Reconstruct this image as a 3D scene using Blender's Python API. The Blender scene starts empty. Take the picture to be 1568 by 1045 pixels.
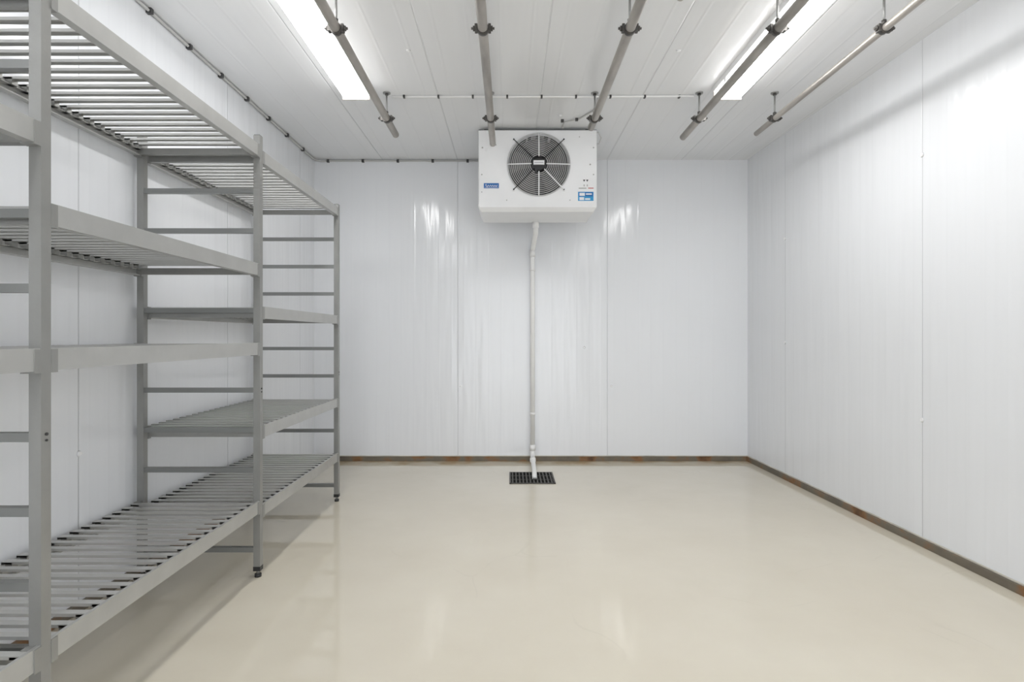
import bpy, math, random
from mathutils import Vector, Matrix
random.seed(3)
scene = bpy.context.scene
scene.view_settings.view_transform = 'Standard'
scene.view_settings.look = 'None'
scene.view_settings.exposure = 0.08
scene.view_settings.gamma = 1.06

# ------------------------------------------------------------ materials
def mat(name, col, rough=0.5, metal=0.0, emis=None, estr=0, noise=0.0, nscale=8, bump=0.0, bscale=60, stretch=(1,1,1), spec=None):
    m = bpy.data.materials.new(name); m.use_nodes = True
    nt = m.node_tree; b = nt.nodes['Principled BSDF']
    b.inputs['Base Color'].default_value = (*col, 1)
    b.inputs['Roughness'].default_value = rough
    b.inputs['Metallic'].default_value = metal
    if spec is not None: b.inputs['Specular IOR Level'].default_value = spec
    if emis:
        b.inputs['Emission Color'].default_value = (*emis, 1)
        b.inputs['Emission Strength'].default_value = estr
    tc = nt.nodes.new('ShaderNodeTexCoord'); mp = nt.nodes.new('ShaderNodeMapping')
    mp.inputs['Scale'].default_value = stretch
    nt.links.new(tc.outputs['Object'], mp.inputs['Vector'])
    if noise > 0:
        n = nt.nodes.new('ShaderNodeTexNoise'); n.inputs['Scale'].default_value = nscale; n.inputs['Detail'].default_value = 6
        nt.links.new(mp.outputs[0], n.inputs['Vector'])
        r = nt.nodes.new('ShaderNodeValToRGB')
        r.color_ramp.elements[0].position = 0.3; r.color_ramp.elements[1].position = 0.7
        r.color_ramp.elements[0].color = tuple(c*(1-noise) for c in col)+(1,)
        r.color_ramp.elements[1].color = tuple(min(1, c*(1+noise)) for c in col)+(1,)
        nt.links.new(n.outputs['Fac'], r.inputs[0]); nt.links.new(r.outputs[0], b.inputs['Base Color'])
    if bump > 0:
        n2 = nt.nodes.new('ShaderNodeTexNoise'); n2.inputs['Scale'].default_value = bscale
        nt.links.new(mp.outputs[0], n2.inputs['Vector'])
        bp = nt.nodes.new('ShaderNodeBump'); bp.inputs['Strength'].default_value = bump; bp.inputs['Distance'].default_value = 0.01
        nt.links.new(n2.outputs['Fac'], bp.inputs['Height']); nt.links.new(bp.outputs[0], b.inputs['Normal'])
    return m

def panel_mat(name, axis, x0, period, col, rib=0.11, rough=0.14, seam_dark=0.55, ribk=0.07, nzk=1.9):
    """white insulated sandwich panel: joint grooves + faint rolled ribs across 'axis'"""
    m = bpy.data.materials.new(name); m.use_nodes = True
    nt = m.node_tree; N = nt.nodes; L = nt.links
    b = N['Principled BSDF']; b.inputs['Roughness'].default_value = rough
    tc = N.new('ShaderNodeTexCoord'); sp = N.new('ShaderNodeSeparateXYZ'); L.new(tc.outputs['Object'], sp.inputs[0])
    def M(op, a, c=None, d=None):
        n = N.new('ShaderNodeMath'); n.operation = op
        for i, v in enumerate((a, c, d)):
            if v is None: continue
            if isinstance(v, (int, float)): n.inputs[i].default_value = v
            else: L.new(v, n.inputs[i])
        return n.outputs[0]
    u = sp.outputs[axis]
    def line(x0, per, w):
        d = M('ABSOLUTE', M('SUBTRACT', M('FRACT', M('ADD', M('DIVIDE', M('SUBTRACT', u, x0), per), 100.5)), 0.5))
        n = N.new('ShaderNodeMapRange'); n.interpolation_type = 'SMOOTHSTEP'
        L.new(M('MULTIPLY', d, per), n.inputs[0])
        n.inputs[1].default_value = 0; n.inputs[2].default_value = w
        n.inputs[3].default_value = 1; n.inputs[4].default_value = 0
        return n.outputs[0]
    seam = line(x0, period, 0.006)
    ribs = line(x0+rib/2, rib, 0.012)
    nz = N.new('ShaderNodeTexNoise'); nz.inputs['Scale'].default_value = 2.4; nz.inputs['Detail'].default_value = 2
    mp = N.new('ShaderNodeMapping')
    s = [1.0, 1.0, 1.0]
    s[axis] = 3.2
    other = 1 if name == 'ceiling_panels' else 2
    s[other] = 0.4
    mp.inputs['Scale'].default_value = s
    L.new(tc.outputs['Object'], mp.inputs[0]); L.new(mp.outputs[0], nz.inputs['Vector'])
    h = M('ADD', M('MULTIPLY', seam, -0.8), M('ADD', M('MULTIPLY', ribs, ribk), M('MULTIPLY', nz.outputs['Fac'], nzk)))
    bp = N.new('ShaderNodeBump'); bp.inputs['Strength'].default_value = 0.6; bp.inputs['Distance'].default_value = 0.006
    L.new(h, bp.inputs['Height']); L.new(bp.outputs[0], b.inputs['Normal'])
    n2 = N.new('ShaderNodeTexNoise'); n2.inputs['Scale'].default_value = 1.3; n2.inputs['Detail'].default_value = 4
    L.new(tc.outputs['Object'], n2.inputs['Vector'])
    f = M('MULTIPLY', seam, seam_dark)
    f1 = M('MULTIPLY', ribs, 0.02)
    f2 = M('ADD', M('ADD', f, f1), M('MULTIPLY', M('SUBTRACT', n2.outputs['Fac'], 0.5), 0.06))
    mx = N.new('ShaderNodeMix'); mx.data_type = 'RGBA'; mx.clamp_factor = True
    L.new(f2, mx.inputs[0])
    mx.inputs[6].default_value = (*col, 1); mx.inputs[7].default_value = (col[0]*0.5, col[1]*0.51, col[2]*0.51, 1)
    L.new(mx.outputs[2], b.inputs['Base Color'])
    return m

WALL = (0.845, 0.862, 0.89)
m_back = panel_mat('back_wall_panels', 0, -0.455, 1.319, WALL, seam_dark=0.36)
m_right = panel_mat('right_wall_panels', 1, 2.98, 1.39, WALL, seam_dark=0.10, rough=0.2)
m_left = panel_mat('left_wall_panels', 1, 2.27, 1.2, WALL, seam_dark=0.28)
m_ceil = panel_mat('ceiling_panels', 0, 0.20, 0.66, (0.84, 0.85, 0.865), rib=0.165, rough=0.2, seam_dark=0.2, ribk=0.25)

# floor epoxy
def floor_mat():
    m = bpy.data.materials.new('beige_epoxy_floor'); m.use_nodes = True
    nt = m.node_tree; N = nt.nodes; L = nt.links; b = N['Principled BSDF']
    tc = N.new('ShaderNodeTexCoord')
    n = N.new('ShaderNodeTexNoise'); n.inputs['Scale'].default_value = 1.6; n.inputs['Detail'].default_value = 8; n.inputs['Roughness'].default_value = 0.6
    L.new(tc.outputs['Object'], n.inputs['Vector'])
    r = N.new('ShaderNodeValToRGB'); e = r.color_ramp.elements
    e[0].position = 0.32; e[0].color = (0.635, 0.58, 0.47, 1)
    e[1].position = 0.66; e[1].color = (0.68, 0.63, 0.52, 1)
    L.new(n.outputs['Fac'], r.inputs[0])
    # faint hairline scuffs
    nd = N.new('ShaderNodeTexNoise'); nd.inputs['Scale'].default_value = 1.2
    L.new(tc.outputs['Object'], nd.inputs['Vector'])
    va = N.new('ShaderNodeVectorMath'); va.operation = 'ADD'
    L.new(tc.outputs['Object'], va.inputs[0]); L.new(nd.outputs['Color'], va.inputs[1])
    v = N.new('ShaderNodeTexVoronoi'); v.feature = 'DISTANCE_TO_EDGE'; v.inputs['Scale'].default_value = 0.9
    L.new(va.outputs[0], v.inputs['Vector'])
    mr = N.new('ShaderNodeMapRange'); mr.inputs[1].default_value = 0; mr.inputs[2].default_value = 0.006; mr.inputs[3].default_value = 1; mr.inputs[4].default_value = 0
    L.new(v.outputs['Distance'], mr.inputs[0])
    n3 = N.new('ShaderNodeTexNoise'); n3.inputs['Scale'].default_value = 2.7
    L.new(tc.outputs['Object'], n3.inputs['Vector'])
    mr2 = N.new('ShaderNodeMapRange'); mr2.inputs[1].default_value = 0.52; mr2.inputs[2].default_value = 0.62; mr2.inputs[3].default_value = 0; mr2.inputs[4].default_value = 0.12
    L.new(n3.outputs['Fac'], mr2.inputs[0])
    mu = N.new('ShaderNodeMath'); mu.operation = 'MULTIPLY'; L.new(mr.outputs[0], mu.inputs[0]); L.new(mr2.outputs[0], mu.inputs[1])
    mx = N.new('ShaderNodeMix'); mx.data_type = 'RGBA'; L.new(mu.outputs[0], mx.inputs[0]); L.new(r.outputs[0], mx.inputs[6]); mx.inputs[7].default_value = (0.42, 0.38, 0.30, 1)
    # grime / rust stains along the foot of the back wall
    sp = N.new('ShaderNodeSeparateXYZ'); L.new(tc.outputs['Object'], sp.inputs[0])
    g = N.new('ShaderNodeMapRange'); g.inputs[1].default_value = 4.72; g.inputs[2].default_value = 5.0; g.inputs[3].default_value = -0.30; g.inputs[4].default_value = 0.26
    L.new(sp.outputs[1], g.inputs[0])
    n6 = N.new('ShaderNodeTexNoise'); n6.inputs['Scale'].default_value = 4.0; n6.inputs['Detail'].default_value = 8
    L.new(tc.outputs['Object'], n6.inputs['Vector'])
    ad = N.new('ShaderNodeMath'); ad.operation = 'ADD'; L.new(g.outputs[0], ad.inputs[0]); L.new(n6.outputs['Fac'], ad.inputs[1])
    g2 = N.new('ShaderNodeMapRange'); g2.inputs[1].default_value = 0.50; g2.inputs[2].default_value = 0.78; g2.inputs[3].default_value = 0; g2.inputs[4].default_value = 0.85
    L.new(ad.outputs[0], g2.inputs[0])
    mx2 = N.new('ShaderNodeMix'); mx2.data_type = 'RGBA'; L.new(g2.outputs[0], mx2.inputs[0]); L.new(mx.outputs[2], mx2.inputs[6]); mx2.inputs[7].default_value = (0.40, 0.28, 0.14, 1)
    L.new(mx2.outputs[2], b.inputs['Base Color'])
    n4 = N.new('ShaderNodeTexNoise'); n4.inputs['Scale'].default_value = 3; n4.inputs['Detail'].default_value = 5
    L.new(tc.outputs['Object'], n4.inputs['Vector'])
    rr = N.new('ShaderNodeMapRange'); rr.inputs[3].default_value = 0.02; rr.inputs[4].default_value = 0.09
    L.new(n4.outputs['Fac'], rr.inputs[0]); L.new(rr.outputs[0], b.inputs['Roughness'])
    b.inputs['Specular IOR Level'].default_value = 0.9
    bp = N.new('ShaderNodeBump'); bp.inputs['Strength'].default_value = 0.05; bp.inputs['Distance'].default_value = 0.01
    n5 = N.new('ShaderNodeTexNoise'); n5.inputs['Scale'].default_value = 6
    L.new(tc.outputs['Object'], n5.inputs['Vector']); L.new(n5.outputs['Fac'], bp.inputs['Height']); L.new(bp.outputs[0], b.inputs['Normal'])
    return m
m_floor = floor_mat()

def rust_mat():
    m = bpy.data.materials.new('stained_steel_skirting'); m.use_nodes = True
    nt = m.node_tree; N = nt.nodes; L = nt.links; b = N['Principled BSDF']
    b.inputs['Roughness'].default_value = 0.6
    tc = N.new('ShaderNodeTexCoord')
    n = N.new('ShaderNodeTexNoise'); n.inputs['Scale'].default_value = 5; n.inputs['Detail'].default_value = 8
    L.new(tc.outputs['Object'], n.inputs['Vector'])
    r = N.new('ShaderNodeValToRGB'); e = r.color_ramp.elements
    e[0].position = 0.30; e[0].color = (0.11, 0.095, 0.075, 1)
    e[1].position = 0.70; e[1].color = (0.06, 0.025, 0.010, 1)
    x = e.new(0.5); x.color = (0.16, 0.135, 0.10, 1)
    x = e.new(0.58); x.color = (0.22, 0.11, 0.045, 1)
    L.new(n.outputs['Fac'], r.inputs[0]); L.new(r.outputs[0], b.inputs['Base Color'])
    return m
m_skirt = rust_mat()
m_seal = mat('wall_seal', (0.60, 0.57, 0.50), 0.5, noise=0.25)
m_alu = mat('anodised_aluminium', (0.30, 0.30, 0.288), 0.36, 0.5, noise=0.06, nscale=12, bump=0.05, bscale=90)
m_alu_l = mat('aluminium_shelf', (0.46, 0.46, 0.445), 0.34, 0.5, noise=0.06, nscale=10)
m_alu_d = mat('aluminium_rung', (0.24, 0.245, 0.24), 0.40, 0.5)
m_slat = mat('aluminium_slat', (0.55, 0.55, 0.535), 0.32, 0.5, noise=0.04, nscale=10)
m_black = mat('black_plastic', (0.015, 0.015, 0.016), 0.5)
m_pipe = mat('galvanised_steel_pipe', (0.37, 0.345, 0.315), 0.36, 0.5, noise=0.28, nscale=14, stretch=(1, 0.25, 1))
m_clamp = mat('dark_clamp_steel', (0.085, 0.08, 0.075), 0.45, 0.6, noise=0.2, nscale=40)
m_rod = mat('threaded_rod_zinc', (0.35, 0.35, 0.34), 0.4, 0.7, bump=0.2, bscale=200)
m_white = mat('white_powder_coat', (0.88, 0.885, 0.895), 0.3, noise=0.015)
m_pvc = mat('white_pvc', (0.93, 0.93, 0.92), 0.28, noise=0.02)
m_dark = mat('fan_shroud_dark', (0.03, 0.03, 0.032), 0.6)
m_blade = mat('fan_blade_grey', (0.10, 0.10, 0.105), 0.45, 0.2)
m_wire = mat('grille_wire', (0.50, 0.50, 0.50), 0.35, 0.3)
m_blue = mat('blue_label', (0.01, 0.13, 0.42), 0.4)
m_lblue = mat('light_blue_label', (0.02, 0.30, 0.62), 0.4)
m_paper = mat('white_label', (0.85, 0.85, 0.86), 0.5)
m_red = mat('red_label', (0.5, 0.05, 0.04), 0.5)
m_grate = mat('cast_iron_grate', (0.06, 0.056, 0.05), 0.5, 0.4, noise=0.3, nscale=30)
m_hollow = mat('hollow_shade', (0.003, 0.003, 0.003), 0.8, spec=0.1)  # near-black paints in the shade inside the drain and pipe ends
m_diff = mat('lamp_diffuser', (0.9, 0.9, 0.9), 0.4, emis=(1.0, 0.995, 0.985), estr=22.0)
m_side = mat('lamp_diffuser_side', (0.9, 0.9, 0.9), 0.4, emis=(1.0, 0.995, 0.985), estr=5.0)
m_cap = mat('lamp_end_cap', (0.75, 0.70, 0.67), 0.4)
m_conduit = mat('grey_conduit', (0.55, 0.55, 0.54), 0.45)
m_clip = mat('dark_clip', (0.04, 0.04, 0.04), 0.5)
m_stain = mat('grey_plug', (0.42, 0.42, 0.40), 0.6)
m_copper = mat('insulated_copper', (0.65, 0.63, 0.58), 0.5)

# ------------------------------------------------------------ builder
class B:
    def __init__(s): s.v=[]; s.f=[]; s.m=[]; s.sm=[]; s.mats=[]
    def mi(s, m):
        if m not in s.mats: s.mats.append(m)
        return s.mats.index(m)
    def add(s, vs, fs, m, smooth=False):
        o=len(s.v); s.v+= [tuple(v) for v in vs]
        k=s.mi(m)
        for i,f in enumerate(fs):
            s.f.append([o+j for j in f]); s.m.append(k); s.sm.append(smooth if isinstance(smooth,bool) else smooth[i])
    def box(s,x0,x1,y0,y1,z0,z1,m):
        s.add([(x0,y0,z0),(x1,y0,z0),(x1,y1,z0),(x0,y1,z0),(x0,y0,z1),(x1,y0,z1),(x1,y1,z1),(x0,y1,z1)],
              [(0,3,2,1),(4,5,6,7),(0,1,5,4),(1,2,6,5),(2,3,7,6),(3,0,4,7)],m)
    def cyl(s,p0,p1,r,m,n=20,r1=None,caps=True):
        p0=Vector(p0);p1=Vector(p1);r1=r if r1 is None else r1
        d=(p1-p0).normalized(); a=d.orthogonal().normalized(); b=d.cross(a)
        vs=[];fs=[];sm=[]
        for i in range(n):
            t=2*math.pi*i/n; o=a*math.cos(t)+b*math.sin(t)
            vs.append(p0+o*r); vs.append(p1+o*r1)
        for i in range(n):
            j=(i+1)%n; fs.append((2*i,2*j,2*j+1,2*i+1)); sm.append(True)
        if caps:
            fs.append([2*i for i in range(n)][::-1]); fs.append([2*i+1 for i in range(n)]); sm+=[False,False]
        s.add(vs,fs,m,sm)
    def tube(s,pts,r,m,n=14):
        pts=[Vector(p) for p in pts]
        rings=[]
        ref=None
        for i,p in enumerate(pts):
            if i==0: d=(pts[1]-p).normalized()
            elif i==len(pts)-1: d=(p-pts[-2]).normalized()
            else: d=((pts[i+1]-p).normalized()+(p-pts[i-1]).normalized()).normalized()
            if ref is None: a=d.orthogonal().normalized()
            else: a=(ref-d*ref.dot(d)).normalized()
            ref=a; b=d.cross(a)
            rings.append([p+(a*math.cos(2*math.pi*k/n)+b*math.sin(2*math.pi*k/n))*r for k in range(n)])
        vs=[v for R in rings for v in R]; fs=[];sm=[]
        for i in range(len(rings)-1):
            for k in range(n):
                j=(k+1)%n; fs.append((i*n+k,i*n+j,(i+1)*n+j,(i+1)*n+k)); sm.append(True)
        fs.append(list(range(n))[::-1]); fs.append([len(vs)-n+k for k in range(n)]); sm+=[False,False]
        s.add(vs,fs,m,sm)
    def torus(s,c,R,r,m,axis='Y',N=56,n=8,a0=0,a1=2*math.pi):
        c=Vector(c); vs=[];fs=[]
        for i in range(N):
            t=2*math.pi*i/N
            for k in range(n):
                p=2*math.pi*k/n; q=R+r*math.cos(p); h=r*math.sin(p)
                if axis=='Y': vs.append(c+Vector((q*math.cos(t),h,q*math.sin(t))))
                else: vs.append(c+Vector((q*math.cos(t),q*math.sin(t),h)))
        for i in range(N):
            for k in range(n):
                i2=(i+1)%N;k2=(k+1)%n
                fs.append((i*n+k,i*n+k2,i2*n+k2,i2*n+k))
        s.add(vs,fs,m,True)
    def finish(s,name,bevel=0.0,parent=None):
        me=bpy.data.meshes.new(name); me.from_pydata(s.v,[],s.f)
        for m in s.mats: me.materials.append(m)
        for i,p in enumerate(me.polygons):
            p.material_index=s.m[i]; p.use_smooth=s.sm[i]
        me.update()
        import bmesh
        bm=bmesh.new(); bm.from_mesh(me); bmesh.ops.recalc_face_normals(bm,faces=bm.faces); bm.to_mesh(me); bm.free()
        o=bpy.data.objects.new(name,me); scene.collection.objects.link(o)
        if bevel>0:
            md=o.modifiers.new('bevel','BEVEL'); md.width=bevel; md.segments=2; md.limit_method='ANGLE'; md.angle_limit=math.radians(50)
        if parent: o.parent=parent
        return o

# ------------------------------------------------------------ room shell
H=2.655; YB=5.01; YF=-1.6; XL=-1.72; XR=2.10
def xr(y): return XR+0.032*(YB-y)
b=B(); b.box(XL-0.1,2.6,YF-0.1,YB+0.1,-0.1,0,m_floor); b.finish('floor')
b=B(); b.box(XL-0.1,2.6,YF-0.1,YB+0.1,H,H+0.1,m_ceil); b.finish('ceiling')
b=B(); b.box(XL-0.1,XR+0.1,YB,YB+0.1,0,H,m_back); b.finish('wall_back')
# front wall: unseen behind the camera, wide opening added to admit world fill light
b=B(); b.box(XL-0.1,-0.95,YF-0.1,YF,0,H,m_back); b.box(1.35,xr(YF)+0.1,YF-0.1,YF,0,H,m_back); b.box(-0.95,1.35,YF-0.1,YF,2.3,H,m_back); b.finish('wall_front')
b=B(); b.box(XL-0.1,XL,YF,YB,0,H,m_left); b.finish('wall_left')
b=B()
a0,a1=xr(YF),xr(YB)
b.add([(a0,YF,0),(a1,YB,0),(a1+.1,YB,0),(a0+.1,YF,0),(a0,YF,H),(a1,YB,H),(a1+.1,YB,H),(a0+.1,YF,H)],
      [(0,1,2,3),(4,5,6,7),(0,1,5,4),(1,2,6,5),(2,3,7,6),(3,0,4,7)],m_right)
b.finish('wall_right')

# skirting
SK=0.040
b=B(); b.box(XL,XR,YB-0.014,YB,0.0,SK,m_skirt); b.box(XL,XR,YB-0.007,YB,SK,SK+0.008,m_seal); b.finish('baseboard_back',0.002)
b=B(); b.box(XL,XL+0.014,YF,YB-0.014,0.0,SK,m_skirt); b.finish('baseboard_left',0.002)
b=B()
for (t,z0,z1,mm) in ((0.016,0,SK,m_skirt),(0.008,SK,SK+0.008,m_seal)):
    y0,y1=YF,YB-0.014
    A0,A1=xr(y0),xr(y1)
    b.add([(A0-t,y0,z0),(A1-t,y1,z0),(A1,y1,z0),(A0,y0,z0),(A0-t,y0,z1),(A1-t,y1,z1),(A1,y1,z1),(A0,y0,z1)],
      [(0,1,2,3),(4,5,6,7),(0,1,5,4),(1,2,6,5),(2,3,7,6),(3,0,4,7)],mm)
b.finish('baseboard_right',0.002)

# ------------------------------------------------------------ shelving
XF=-1.150; XK=-1.680; PW=0.030
RUNGS=[0.125+0.182*k for k in range(11)]
def frame(b,y,top,dz):
    h=PW/2
    for x in (XF,XK):
        b.box(x-h,x+h,y-h,y+h,0.035,top,m_alu)
        b.box(x-h-0.001,x+h+0.001,y-h-0.001,y+h+0.001,0.03,0.05,m_black)
        b.cyl((x,y,0.012),(x,y,0.035),0.007,m_rod,12)
        b.cyl((x,y,0.0),(x,y,0.014),0.015,m_black,18)
        b.box(x-h+.002,x+h-.002,y-h+.002,y+h-.002,top,top+0.003,m_black)
        b.cyl((x+h,y,0.86),(x+h+0.003,y,0.86),0.004,m_black,10)
        b.cyl((x+h,y,0.845),(x+h+0.003,y,0.845),0.003,m_black,10)
    for z in RUNGS:
        b.box(XK+h,XF-h,y-0.011,y+0.011,z-0.011+dz,z+0.011+dz,m_alu_d)
def shelf(b,y0,y1,z):
    """z = top of rail; y0/y1 post centres"""
    h=PW/2; a=y0+h; c=y1-h
    n=20; L=c-a; p=L/n
    for sx,x in ((1,XF),(-1,XK)):
        xo=x+sx*h*0.9; xi=xo-sx*0.010
        zz=z if sx==1 else z-0.012
        b.box(min(xo,xi),max(xo,xi),a,c,z-0.055,zz,m_alu_l)
        xl=xi-sx*0.016
        b.box(min(xl,xi),max(xl,xi),a,c,z-0.055,z-0.051,m_alu_l)
        b.box(min(xl,xi),max(xl,xi),a,c,z-0.030,z-0.027,m_alu_l)
        for yy in (a,c-0.02):
            b.box(x-sx*h*1.25,x+sx*(h+0.0015),yy,yy+0.02,z-0.060,z-0.002,m_alu)
    for yy in (a+0.004,c-0.022):
        b.box(XK+h,XF-h,yy,yy+0.018,z-0.052,z-0.024,m_alu)
    for i in range(n):
        yc=a+p*(i+0.5); w=0.0115
        x0=XK-h*1.1; x1=XF+h*0.9-0.011
        zt=z-0.004
        b.box(x0,x1,yc-w,yc+w,zt-0.0025,zt,m_slat)
        b.box(x0,x1,yc-w,yc-w+0.002,zt-0.009,zt-0.0025,m_slat)
        b.box(x0,x1,yc+w-0.002,yc+w,zt-0.009,zt-0.0025,m_slat)
        b.box(XK-h*1.1,XK+0.02,yc-w,yc+w,zt-0.026,zt-0.0025,m_alu)
        b.box(x1-0.03,x1,yc-w,yc+w,zt-0.022,zt-0.0025,m_alu)
Y0,Y1,Y2,Y3=0.20,1.392,2.60,3.785
b=B(); frame(b,Y1,2.01,0); frame(b,Y2,2.015,0)
for z in (0.35,1.07,1.43,1.972): shelf(b,Y1,Y2,z)
b.finish('metal_shelving_unit')
b=B(); frame(b,Y3,1.975,-0.018)
for z in (0.325,0.687,1.237,1.955): shelf(b,Y2,Y3,z)
b.finish('metal_shelving_unit.001')
b=B(); frame(b,Y0,2.01,0)
for z in (0.35,1.07,1.62): shelf(b,Y0,Y1,z)
b.finish('metal_shelving_unit.002')

# ------------------------------------------------------------ hanging rails
def rail(x,yend,r,hs):
    b=B(); z=2.49; y0=-0.9
    b.cyl((x,y0,z),(x,yend,z),r,m_pipe,28,caps=False)
    b.cyl((x,y0,z),(x,yend,z),r*0.86,m_clamp,24,caps=False)
    for ye in (y0,yend):
        n=28; vs=[];fs=[]
        for i in range(n):
            t=2*math.pi*i/n
            vs.append((x+r*math.cos(t),ye,z+r*math.sin(t))); vs.append((x+.86*r*math.cos(t),ye,z+.86*r*math.sin(t)))
        for i in range(n):
            j=(i+1)%n; fs.append((2*i,2*j,2*j+1,2*i+1))
        b.add(vs,fs,m_pipe)
    b.cyl((x,yend-0.02,z),(x,yend-0.015,z),r*0.86,m_hollow,24)
    for y in hs:
        b.cyl((x,y-0.014,z),(x,y+0.014,z),r+0.004,m_clamp,28)
        b.cyl((x-r-0.030,y,z+0.002),(x+r+0.030,y,z+0.002),0.0055,m_clamp,10)
        for sx in (-1,1):
            b.cyl((x+sx*(r+0.014),y,z+0.002),(x+sx*(r+0.022),y,z+0.002),0.012,m_clamp,6)
            b.box(x+sx*(r+0.008)-0.006,x+sx*(r+0.008)+0.006,y-0.014,y+0.014,z-0.014,z+0.018,m_clamp)
        b.cyl((x,y,z+r),(x,y,z+r+0.022),0.011,m_clamp,6)
        b.cyl((x,y,z+r),(x,y,H),0.0055,m_rod,12)
        b.cyl((x,y,H-0.006),(x,y,H),0.024,m_rod,20)
        b.cyl((x,y,H-0.016),(x,y,H-0.006),0.011,m_clamp,6)
    return b.finish('hanging_rail_pipe')
HS=(-0.5,0.5,1.5,2.57,3.63)
rail(-0.784,3.92,0.0225,HS)
rail(-0.120,4.10,0.0225,HS)
rail(0.545,3.79,0.0225,HS)
rail(1.213,3.97,0.0225,HS)
rail(1.695,3.90,0.0175,HS)

# ------------------------------------------------------------ lamps
def lamp(x0,x1,y0,y1):
    b=B()
    b.box(x0-0.006,x1+0.006,y0-0.012,y1+0.012,H-0.035,H,m_white)
    z1=H-0.035; z0=H-0.082; i=0.014
    vs=[]
    for y in (y0,y1):
        vs+=[(x0,y,z1),(x0+0.003,y,z0+i),(x0+i,y,z0),(x1-i,y,z0),(x1-0.003,y,z0+i),(x1,y,z1)]
    fs=[(0,1,2,3,4,5),(11,10,9,8,7,6)]+[(k,(k+1)%6,(k+1)%6+6,k+6) for k in range(6)]
    for f in fs:
        bottom = set(f)=={2,3,9,8}
        b.add([vs[q] for q in f],[tuple(range(len(f)))],m_diff if bottom else m_side)
    for ya,yb in ((y0-0.012,y0),(y1,y1+0.012)):
        b.box(x0-0.003,x1+0.003,ya,yb,z0-0.002,z1,m_cap)
    for f in (0.12,0.5,0.88):
        yy=y0+(y1-y0)*f
        for xx in (x0-0.005,x1-0.001):
            b.box(xx,xx+0.006,yy-0.015,yy+0.015,z1-0.02,z1+0.012,m_white)
    b.finish('fluorescent_ceiling_light')
for (xa,xb) in ((-1.035,-0.872),(1.275,1.44)):
    lamp(xa,xb,2.02,3.53)
    lamp(xa,xb,-0.9,0.6)  # out-of-view pair, added to help light the room

# ------------------------------------------------------------ evaporator cooler
b=B()
cx0,cx1,cz0,cz1=-0.230,0.650,2.052,2.632; cy0,cy1=4.22,4.66
def outline(x0,x1,z0,z1,rb,rt,k=8,seg=12):
    pts=[]
    def arc(cx,cz,r,a0):
        for i in range(k+1):
            t=a0+math.pi/2*i/k; pts.append((cx+r*math.cos(t),cz+r*math.sin(t)))
    def edge(p,q):
        for i in range(1,seg): pts.append((p[0]+(q[0]-p[0])*i/seg,p[1]+(q[1]-p[1])*i/seg))
    arc(x1-rt,z1-rt,rt,0); edge((x1-rt,z1),(x0+rt,z1))
    arc(x0+rt,z1-rt,rt,math.pi/2); edge((x0,z1-rt),(x0,z0+rb))
    arc(x0+rb,z0+rb,rb,math.pi); edge((x0+rb,z0),(x1-rb,z0))
    arc(x1-rb,z0+rb,rb,1.5*math.pi); edge((x1,z0+rb),(x1,z1-rt))
    return pts
fx,fz,FR=0.218,2.372,0.222
ol=outline(cx0,cx1,cz0,cz1,0.012,0.006)
n=len(ol)
vs=[];fs=[]
e=0.006
for (x,z) in ol:
    a=math.atan2(z-fz,x-fx)
    ix=x+(e if x<fx else -e)*(abs(x-(cx0+cx1)/2)/((cx1-cx0)/2)); iz=z+(e if z<fz else -e)*(abs(z-(cz0+cz1)/2)/((cz1-cz0)/2))
    vs+=[(fx+FR*math.cos(a),cy0+0.10,fz+FR*math.sin(a)),
         (fx+FR*math.cos(a),cy0+0.006,fz+FR*math.sin(a)),
         (fx+(FR+0.008)*math.cos(a),cy0-0.008,fz+(FR+0.008)*math.sin(a)),
         (fx+(FR+0.020)*math.cos(a),cy0,fz+(FR+0.020)*math.sin(a)),
         (ix,cy0,iz),(x,cy0+e,z),(x,cy1,z)]
sm=[]
for i in range(n):
    j=(i+1)%n
    for k in range(6):
        fs.append((7*i+k,7*j+k,7*j+k+1,7*i+k+1)); sm.append(k in (1,2))
b.add(vs,fs,m_white,sm)
b.add([(x,cy1,z) for x,z in ol],[list(range(n))],m_white)
# drip tray beneath
t0=[(cx0+0.004,cy0+0.004),(cx1-0.004,cy0+0.004),(cx1-0.004,cy1+0.02),(cx0+0.004,cy1+0.02)]
t1=[(cx0+0.02,cy0+0.03),(cx1-0.02,cy0+0.03),(cx1-0.02,cy1),(cx0+0.02,cy1)]
b.add([(x,y,cz0+0.004) for x,y in t0]+[(x,y,cz0-0.022) for x,y in t1],
      [(0,1,2,3),(4,5,6,7),(0,1,5,4),(1,2,6,5),(2,3,7,6),(3,0,4,7)],m_white)
b.box(cx0-0.004,cx0,cy0+0.01,cy1,cz0+0.02,cz0+0.03,m_white)
b.cyl((fx,cy0+0.10,fz),(fx,cy0+0.104,fz),FR,m_dark,48)
b.cyl((fx,cy0+0.012,fz),(fx,cy0+0.10,fz),FR-0.001,m_dark,48,caps=False)
# blades
for k in range(5):
    a=2*math.pi*k/5+0.3
    vs=[];fs=[];
    nr,na=7,5
    for i in range(nr):
        r=0.05+(FR-0.012-0.05)*i/(nr-1)
        for j in range(na):
            u=j/(na-1)-0.5
            w=0.75+0.05*i/nr
            t=a+u*w+0.25*(i/nr)**2
            vs.append((fx+r*math.cos(t),cy0+0.05+u*0.045,fz+r*math.sin(t)))
    for i in range(nr-1):
        for j in range(na-1):
            fs.append((i*na+j,i*na+j+1,(i+1)*na+j+1,(i+1)*na+j))
    b.add(vs,fs,m_blade,True)
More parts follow.
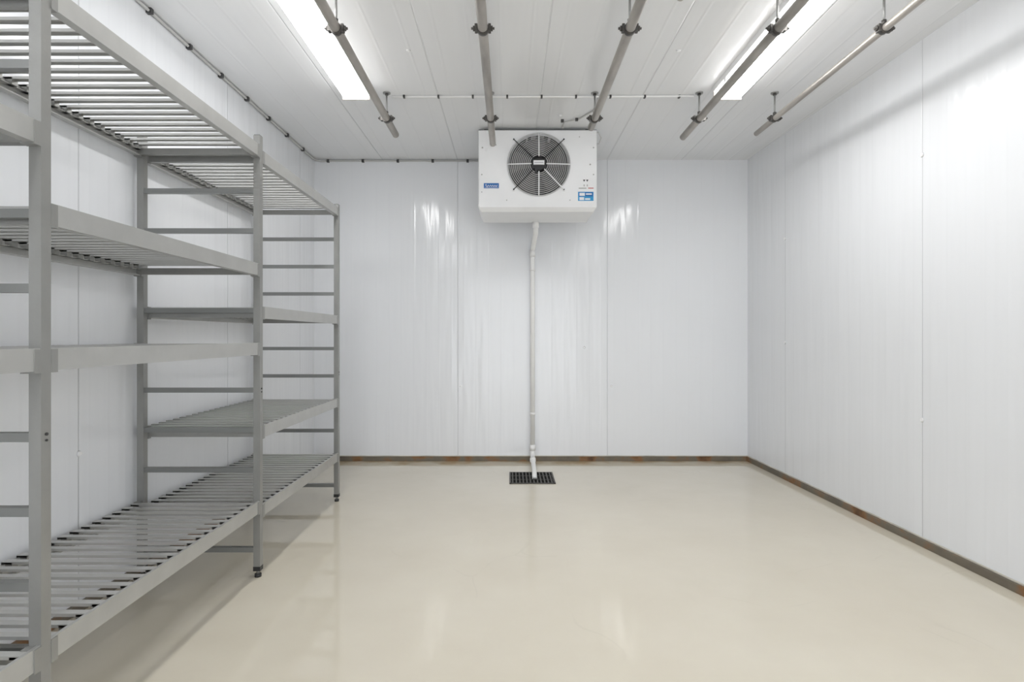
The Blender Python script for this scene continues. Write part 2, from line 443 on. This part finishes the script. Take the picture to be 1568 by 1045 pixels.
# motor hub
b.cyl((fx,cy0+0.09,fz),(fx,cy0-0.012,fz),0.052,m_black,32)
b.cyl((fx,cy0-0.012,fz),(fx,cy0-0.022,fz),0.052,m_black,32,r1=0.044)
b.box(fx-0.058,fx+0.058,cy0-0.020,cy0+0.02,fz-0.030,fz+0.034,m_black)
b.box(fx-0.040,fx+0.040,cy0-0.0345,cy0-0.020,fz-0.006,fz+0.024,m_paper)
b.box(fx-0.034,fx+0.034,cy0-0.0348,cy0-0.0344,fz+0.007,fz+0.010,m_black)
b.box(fx-0.030,fx-0.012,cy0-0.03,cy0-0.02,fz-0.075,fz-0.03,m_black)
# guard rings
gy=lambda r: cy0-0.012-0.018*(1-(r/FR)**2)
nr=13
for i in range(nr):
    r=0.068+(0.228-0.068)*i/(nr-1)
    b.torus((fx,gy(r)+0.002,fz),r,0.0030,m_wire,N=64,n=6)
b.torus((fx,cy0-0.010,fz),0.232,0.004,m_wire,N=72,n=8)
for k in range(8):
    a=math.pi/4*k; ca,sa=math.cos(a),math.sin(a)
    mm=m_white if k%2==0 else m_black
    ro=0.232 if k%2==0 else 0.262
    pts=[(fx+r*ca,gy(min(r,FR))-0.004,fz+r*sa) for r in (0.055,0.1,0.15,0.2,ro)]
    if k==7: mm=m_white
    b.tube(pts,0.0045 if mm is m_white else 0.0036,mm,8)
    if k%2: 
        b.box(fx+ro*ca-0.009,fx+ro*ca+0.009,cy0-0.014,cy0,fz+ro*sa-0.009,fz+ro*sa+0.009,m_white)
        b.cyl((fx+ro*ca,cy0-0.018,fz+ro*sa),(fx+ro*ca,cy0-0.014,fz+ro*sa),0.006,m_black,12)
# labels
def lab(x0,x1,z0,z1,m,t=0.0012,off=0.0): b.box(x0,x1,cy0-t-off,cy0-off+0.0004,z0,z1,m)
lab(-0.190,-0.078,2.198,2.236,m_blue)
sq=[(-0.178+0.09*i/40, cy0-0.0016, 2.216+0.010*math.sin(i*0.85)*(1.2 if i<8 else 0.6)) for i in range(41)]
b.tube(sq,0.0018,m_paper,6)
b.tube([(-0.185,cy0-0.0016,2.205),(-0.13,cy0-0.0016,2.203),(-0.083,cy0-0.0016,2.206)],0.0012,m_paper,6)
lab(0.510,0.625,2.105,2.172,m_lblue); lab(0.515,0.620,2.138,2.168,m_blue,0.0016)
lab(0.520,0.560,2.142,2.164,m_paper,0.002); lab(0.568,0.612,2.150,2.160,m_paper,0.002)
lab(0.520,0.555,2.110,2.132,m_paper,0.0016); lab(0.562,0.600,2.112,2.124,m_paper,0.0016)
lab(0.515,0.572,2.195,2.202,m_stain,0.0016); lab(0.585,0.625,2.196,2.202,m_red,0.0014)
for xx in (0.555,0.578,): 
    b.add([(xx-0.009,cy0-0.001,2.262),(xx+0.009,cy0-0.001,2.262),(xx,cy0-0.001,2.246)],[(0,1,2)],m_black)
    lab(xx-0.004,xx+0.004,2.212,2.226,m_stain,0.0014)
for (xx,zz,rr) in ((-0.200,2.50,0.006),(-0.205,2.30,0.005),(-0.205,2.17,0.004),(0.625,2.50,0.005),(0.625,2.30,0.005),(0.60,2.375,0.006),(-0.10,2.52,0.004),(-0.02,2.11,0.004),(0.45,2.11,0.004),(0.52,2.58,0.004)):
    b.cyl((xx,cy0-0.003,zz),(xx,cy0+0.001,zz),rr,m_stain,12)
b.cyl((-0.170,cy0-0.004,2.485),(-0.170,cy0,2.485),0.012,m_paper,20)
for xx in (cx0+0.06,cx1-0.06):
    for yy in (cy0+0.06,cy1-0.06):
        b.box(xx-0.02,xx+0.02,yy-0.012,yy+0.012,cz1,H,m_clamp)
b.box(cx0+0.001,cx1-0.001,cy0+0.012,cy0+0.016,cz1-0.001,cz1+0.006,m_clamp)
for dz,r in ((0,0.011),(0.05,0.007)):
    b.tube([(cx1-0.05,cy1-0.05,2.40-dz),(cx1+0.01,cy1+0.12,2.40-dz),(cx1+0.05,cy1+0.16,2.39-dz),(cx1+0.07,YB-0.06,2.38-dz),(cx1+0.07,YB,2.38-dz)],r,m_copper,10)
b.tube([(cx1-0.02,cy0+0.05,cz1-0.01),(cx1+0.02,cy0+0.06,cz1+0.005),(cx1+0.045,cy0+0.08,cz1-0.03),(cx1+0.03,cy0+0.1,cz1-0.07),(cx1-0.01,cy0+0.12,cz1-0.06)],0.005,m_conduit,8)
b.finish('evaporator_fan_cooler')

# ------------------------------------------------------------ drain pipe
b=B(); px=0.203; yw=YB-0.035
b.cyl((0.215,4.64,2.030),(0.215,4.64,1.985),0.026,m_pvc,24)
b.tube([(0.215,4.64,2.030),(0.215,4.64,1.96),(0.214,4.655,1.935),(0.206,yw-0.02,1.87),(px,yw,1.845),(px,yw,1.80),(px,yw,0.115)],0.0205,m_pvc,24)
b.cyl((px,yw,1.855),(px,yw,1.79),0.025,m_pvc,24)
b.cyl((px,yw,0.15),(px,yw,0.10),0.025,m_pvc,24)
b.tube([(px,yw,0.11),(px,yw,0.075),(px,yw-0.02,0.055),(0.200,yw-0.06,0.048),(0.197,4.50,0.032),(0.194,4.40,0.030),(0.193,4.37,0.027),(0.193,4.355,0.007)],0.019,m_pvc,20)
b.cyl((0.201,yw-0.10,0.046),(0.199,yw-0.16,0.044),0.025,m_pvc,24)
for z in (0.42,1.68):
    b.cyl((px,yw,z-0.012),(px,yw,z+0.012),0.024,m_pvc,24)
    b.box(px-0.012,px+0.012,yw,YB-0.0005,z-0.010,z+0.010,m_pvc)
b.finish('drain_pipe')

# floor drain
b=B(); x0,x1,y0,y1=0.0,0.345,4.225,4.575
b.box(x0,x1,y0,y1,0.0,0.0015,m_hollow)
for (a,c,d,e2) in ((x0,x1,y0,y0+0.012),(x0,x1,y1-0.012,y1),(x0,x0+0.012,y0,y1),(x1-0.012,x1,y0,y1)):
    b.box(a,c,d,e2,0.0,0.006,m_grate)
nb=12
for i in range(nb):
    xx=x0+0.012+(x1-x0-0.024)*(i+0.5)/nb
    b.box(xx-0.005,xx+0.005,y0+0.01,y1-0.01,0.001,0.006,m_grate)
for f in (0.33,0.66):
    yy=y0+(y1-y0)*f; b.box(x0+0.01,x1-0.01,yy-0.004,yy+0.004,0.001,0.0055,m_grate)
b.finish('floor_drain_grate')

# ------------------------------------------------------------ conduits with clips
b=B(); xc=XL+0.012; zc=H-0.012
b.tube([(xc,YF,zc),(xc,YB-0.08,zc),(xc+0.01,YB-0.03,zc-0.002),(xc+0.05,YB-0.01,zc-0.004),(xc+0.12,YB-0.009,zc),(-0.24,YB-0.009,zc)],0.007,m_conduit,12)
y=-1.3
while y<4.9:
    b.box(XL,XL+0.026,y-0.010,y+0.010,zc-0.013,H,m_clip); y+=0.333
x=-1.595
while x<-0.3:
    b.box(x-0.010,x+0.010,YB-0.024,YB,zc-0.014,zc+0.010,m_clip); x+=0.307
b.finish('electrical_conduit')
b=B(); yc=3.66
b.tube([(-0.76,yc+0.01,H-0.008),(0.60,yc+0.01,H-0.008),(1.19,yc,H-0.008)],0.006,m_pvc,12)
x=-0.68
while x<1.18:
    b.box(x-0.006,x+0.006,yc-0.002,yc+0.022,H-0.016,H,m_clip); x+=0.222
b.finish('electrical_conduit.001')
b=B()
b.tube([(0.58,yc+0.02,H-0.006),(0.58,3.9,H-0.006),(0.50,4.05,H-0.006),(0.40,4.10,H-0.008),(0.39,4.19,H-0.012),(0.40,4.215,H-0.016)],0.005,m_conduit,10)
b.box(0.37,0.39,4.07,4.09,H-0.018,H,m_clip); b.box(0.47,0.49,4.045,4.065,H-0.018,H,m_clip)
b.finish('cooler_power_cable')

# small wall / ceiling fixings
b=B()
def plug(p,nrm,r=0.012,m=m_white):
    p=Vector(p); nn=Vector(nrm); b.cyl(p,p+nn*0.006,r,m,18,r1=r*0.6)
for (x,yy) in ((-0.55,3.09),(0.92,3.09),(0.36,4.0)): plug((x,yy,H),(0,0,-1),0.013)
plug((0.79,2.62,H),(0,0,-1),0.016,m_stain)
for (yy,zz) in ((2.98,0.66),(2.98,2.05),(4.37,1.05),(4.37,1.85)): plug((xr(yy),yy,zz),(-1,0,0),0.013)
for (x,zz) in ((-0.43,0.66),(0.90,0.66),(0.66,1.0)): plug((x,YB,zz),(0,-1,0),0.010)
plug((XL,2.27,0.63),(1,0,0),0.013)
b.finish('panel_fixing_caps')

# ------------------------------------------------------------ world & camera
w=bpy.data.worlds.new('world'); scene.world=w; w.use_nodes=True
w.node_tree.nodes['Background'].inputs[0].default_value=(0.93,0.96,1.0,1); w.node_tree.nodes['Background'].inputs[1].default_value=3.2
cam=bpy.data.cameras.new('camera'); co=bpy.data.objects.new('camera',cam); scene.collection.objects.link(co)
co.location=(0,0,1.1); co.rotation_euler=(math.radians(90),0,0)
cam.sensor_width=36; cam.lens=870/1568*36; cam.shift_x=4/1568; cam.shift_y=-7.5/1568; cam.clip_start=0.02
scene.camera=co
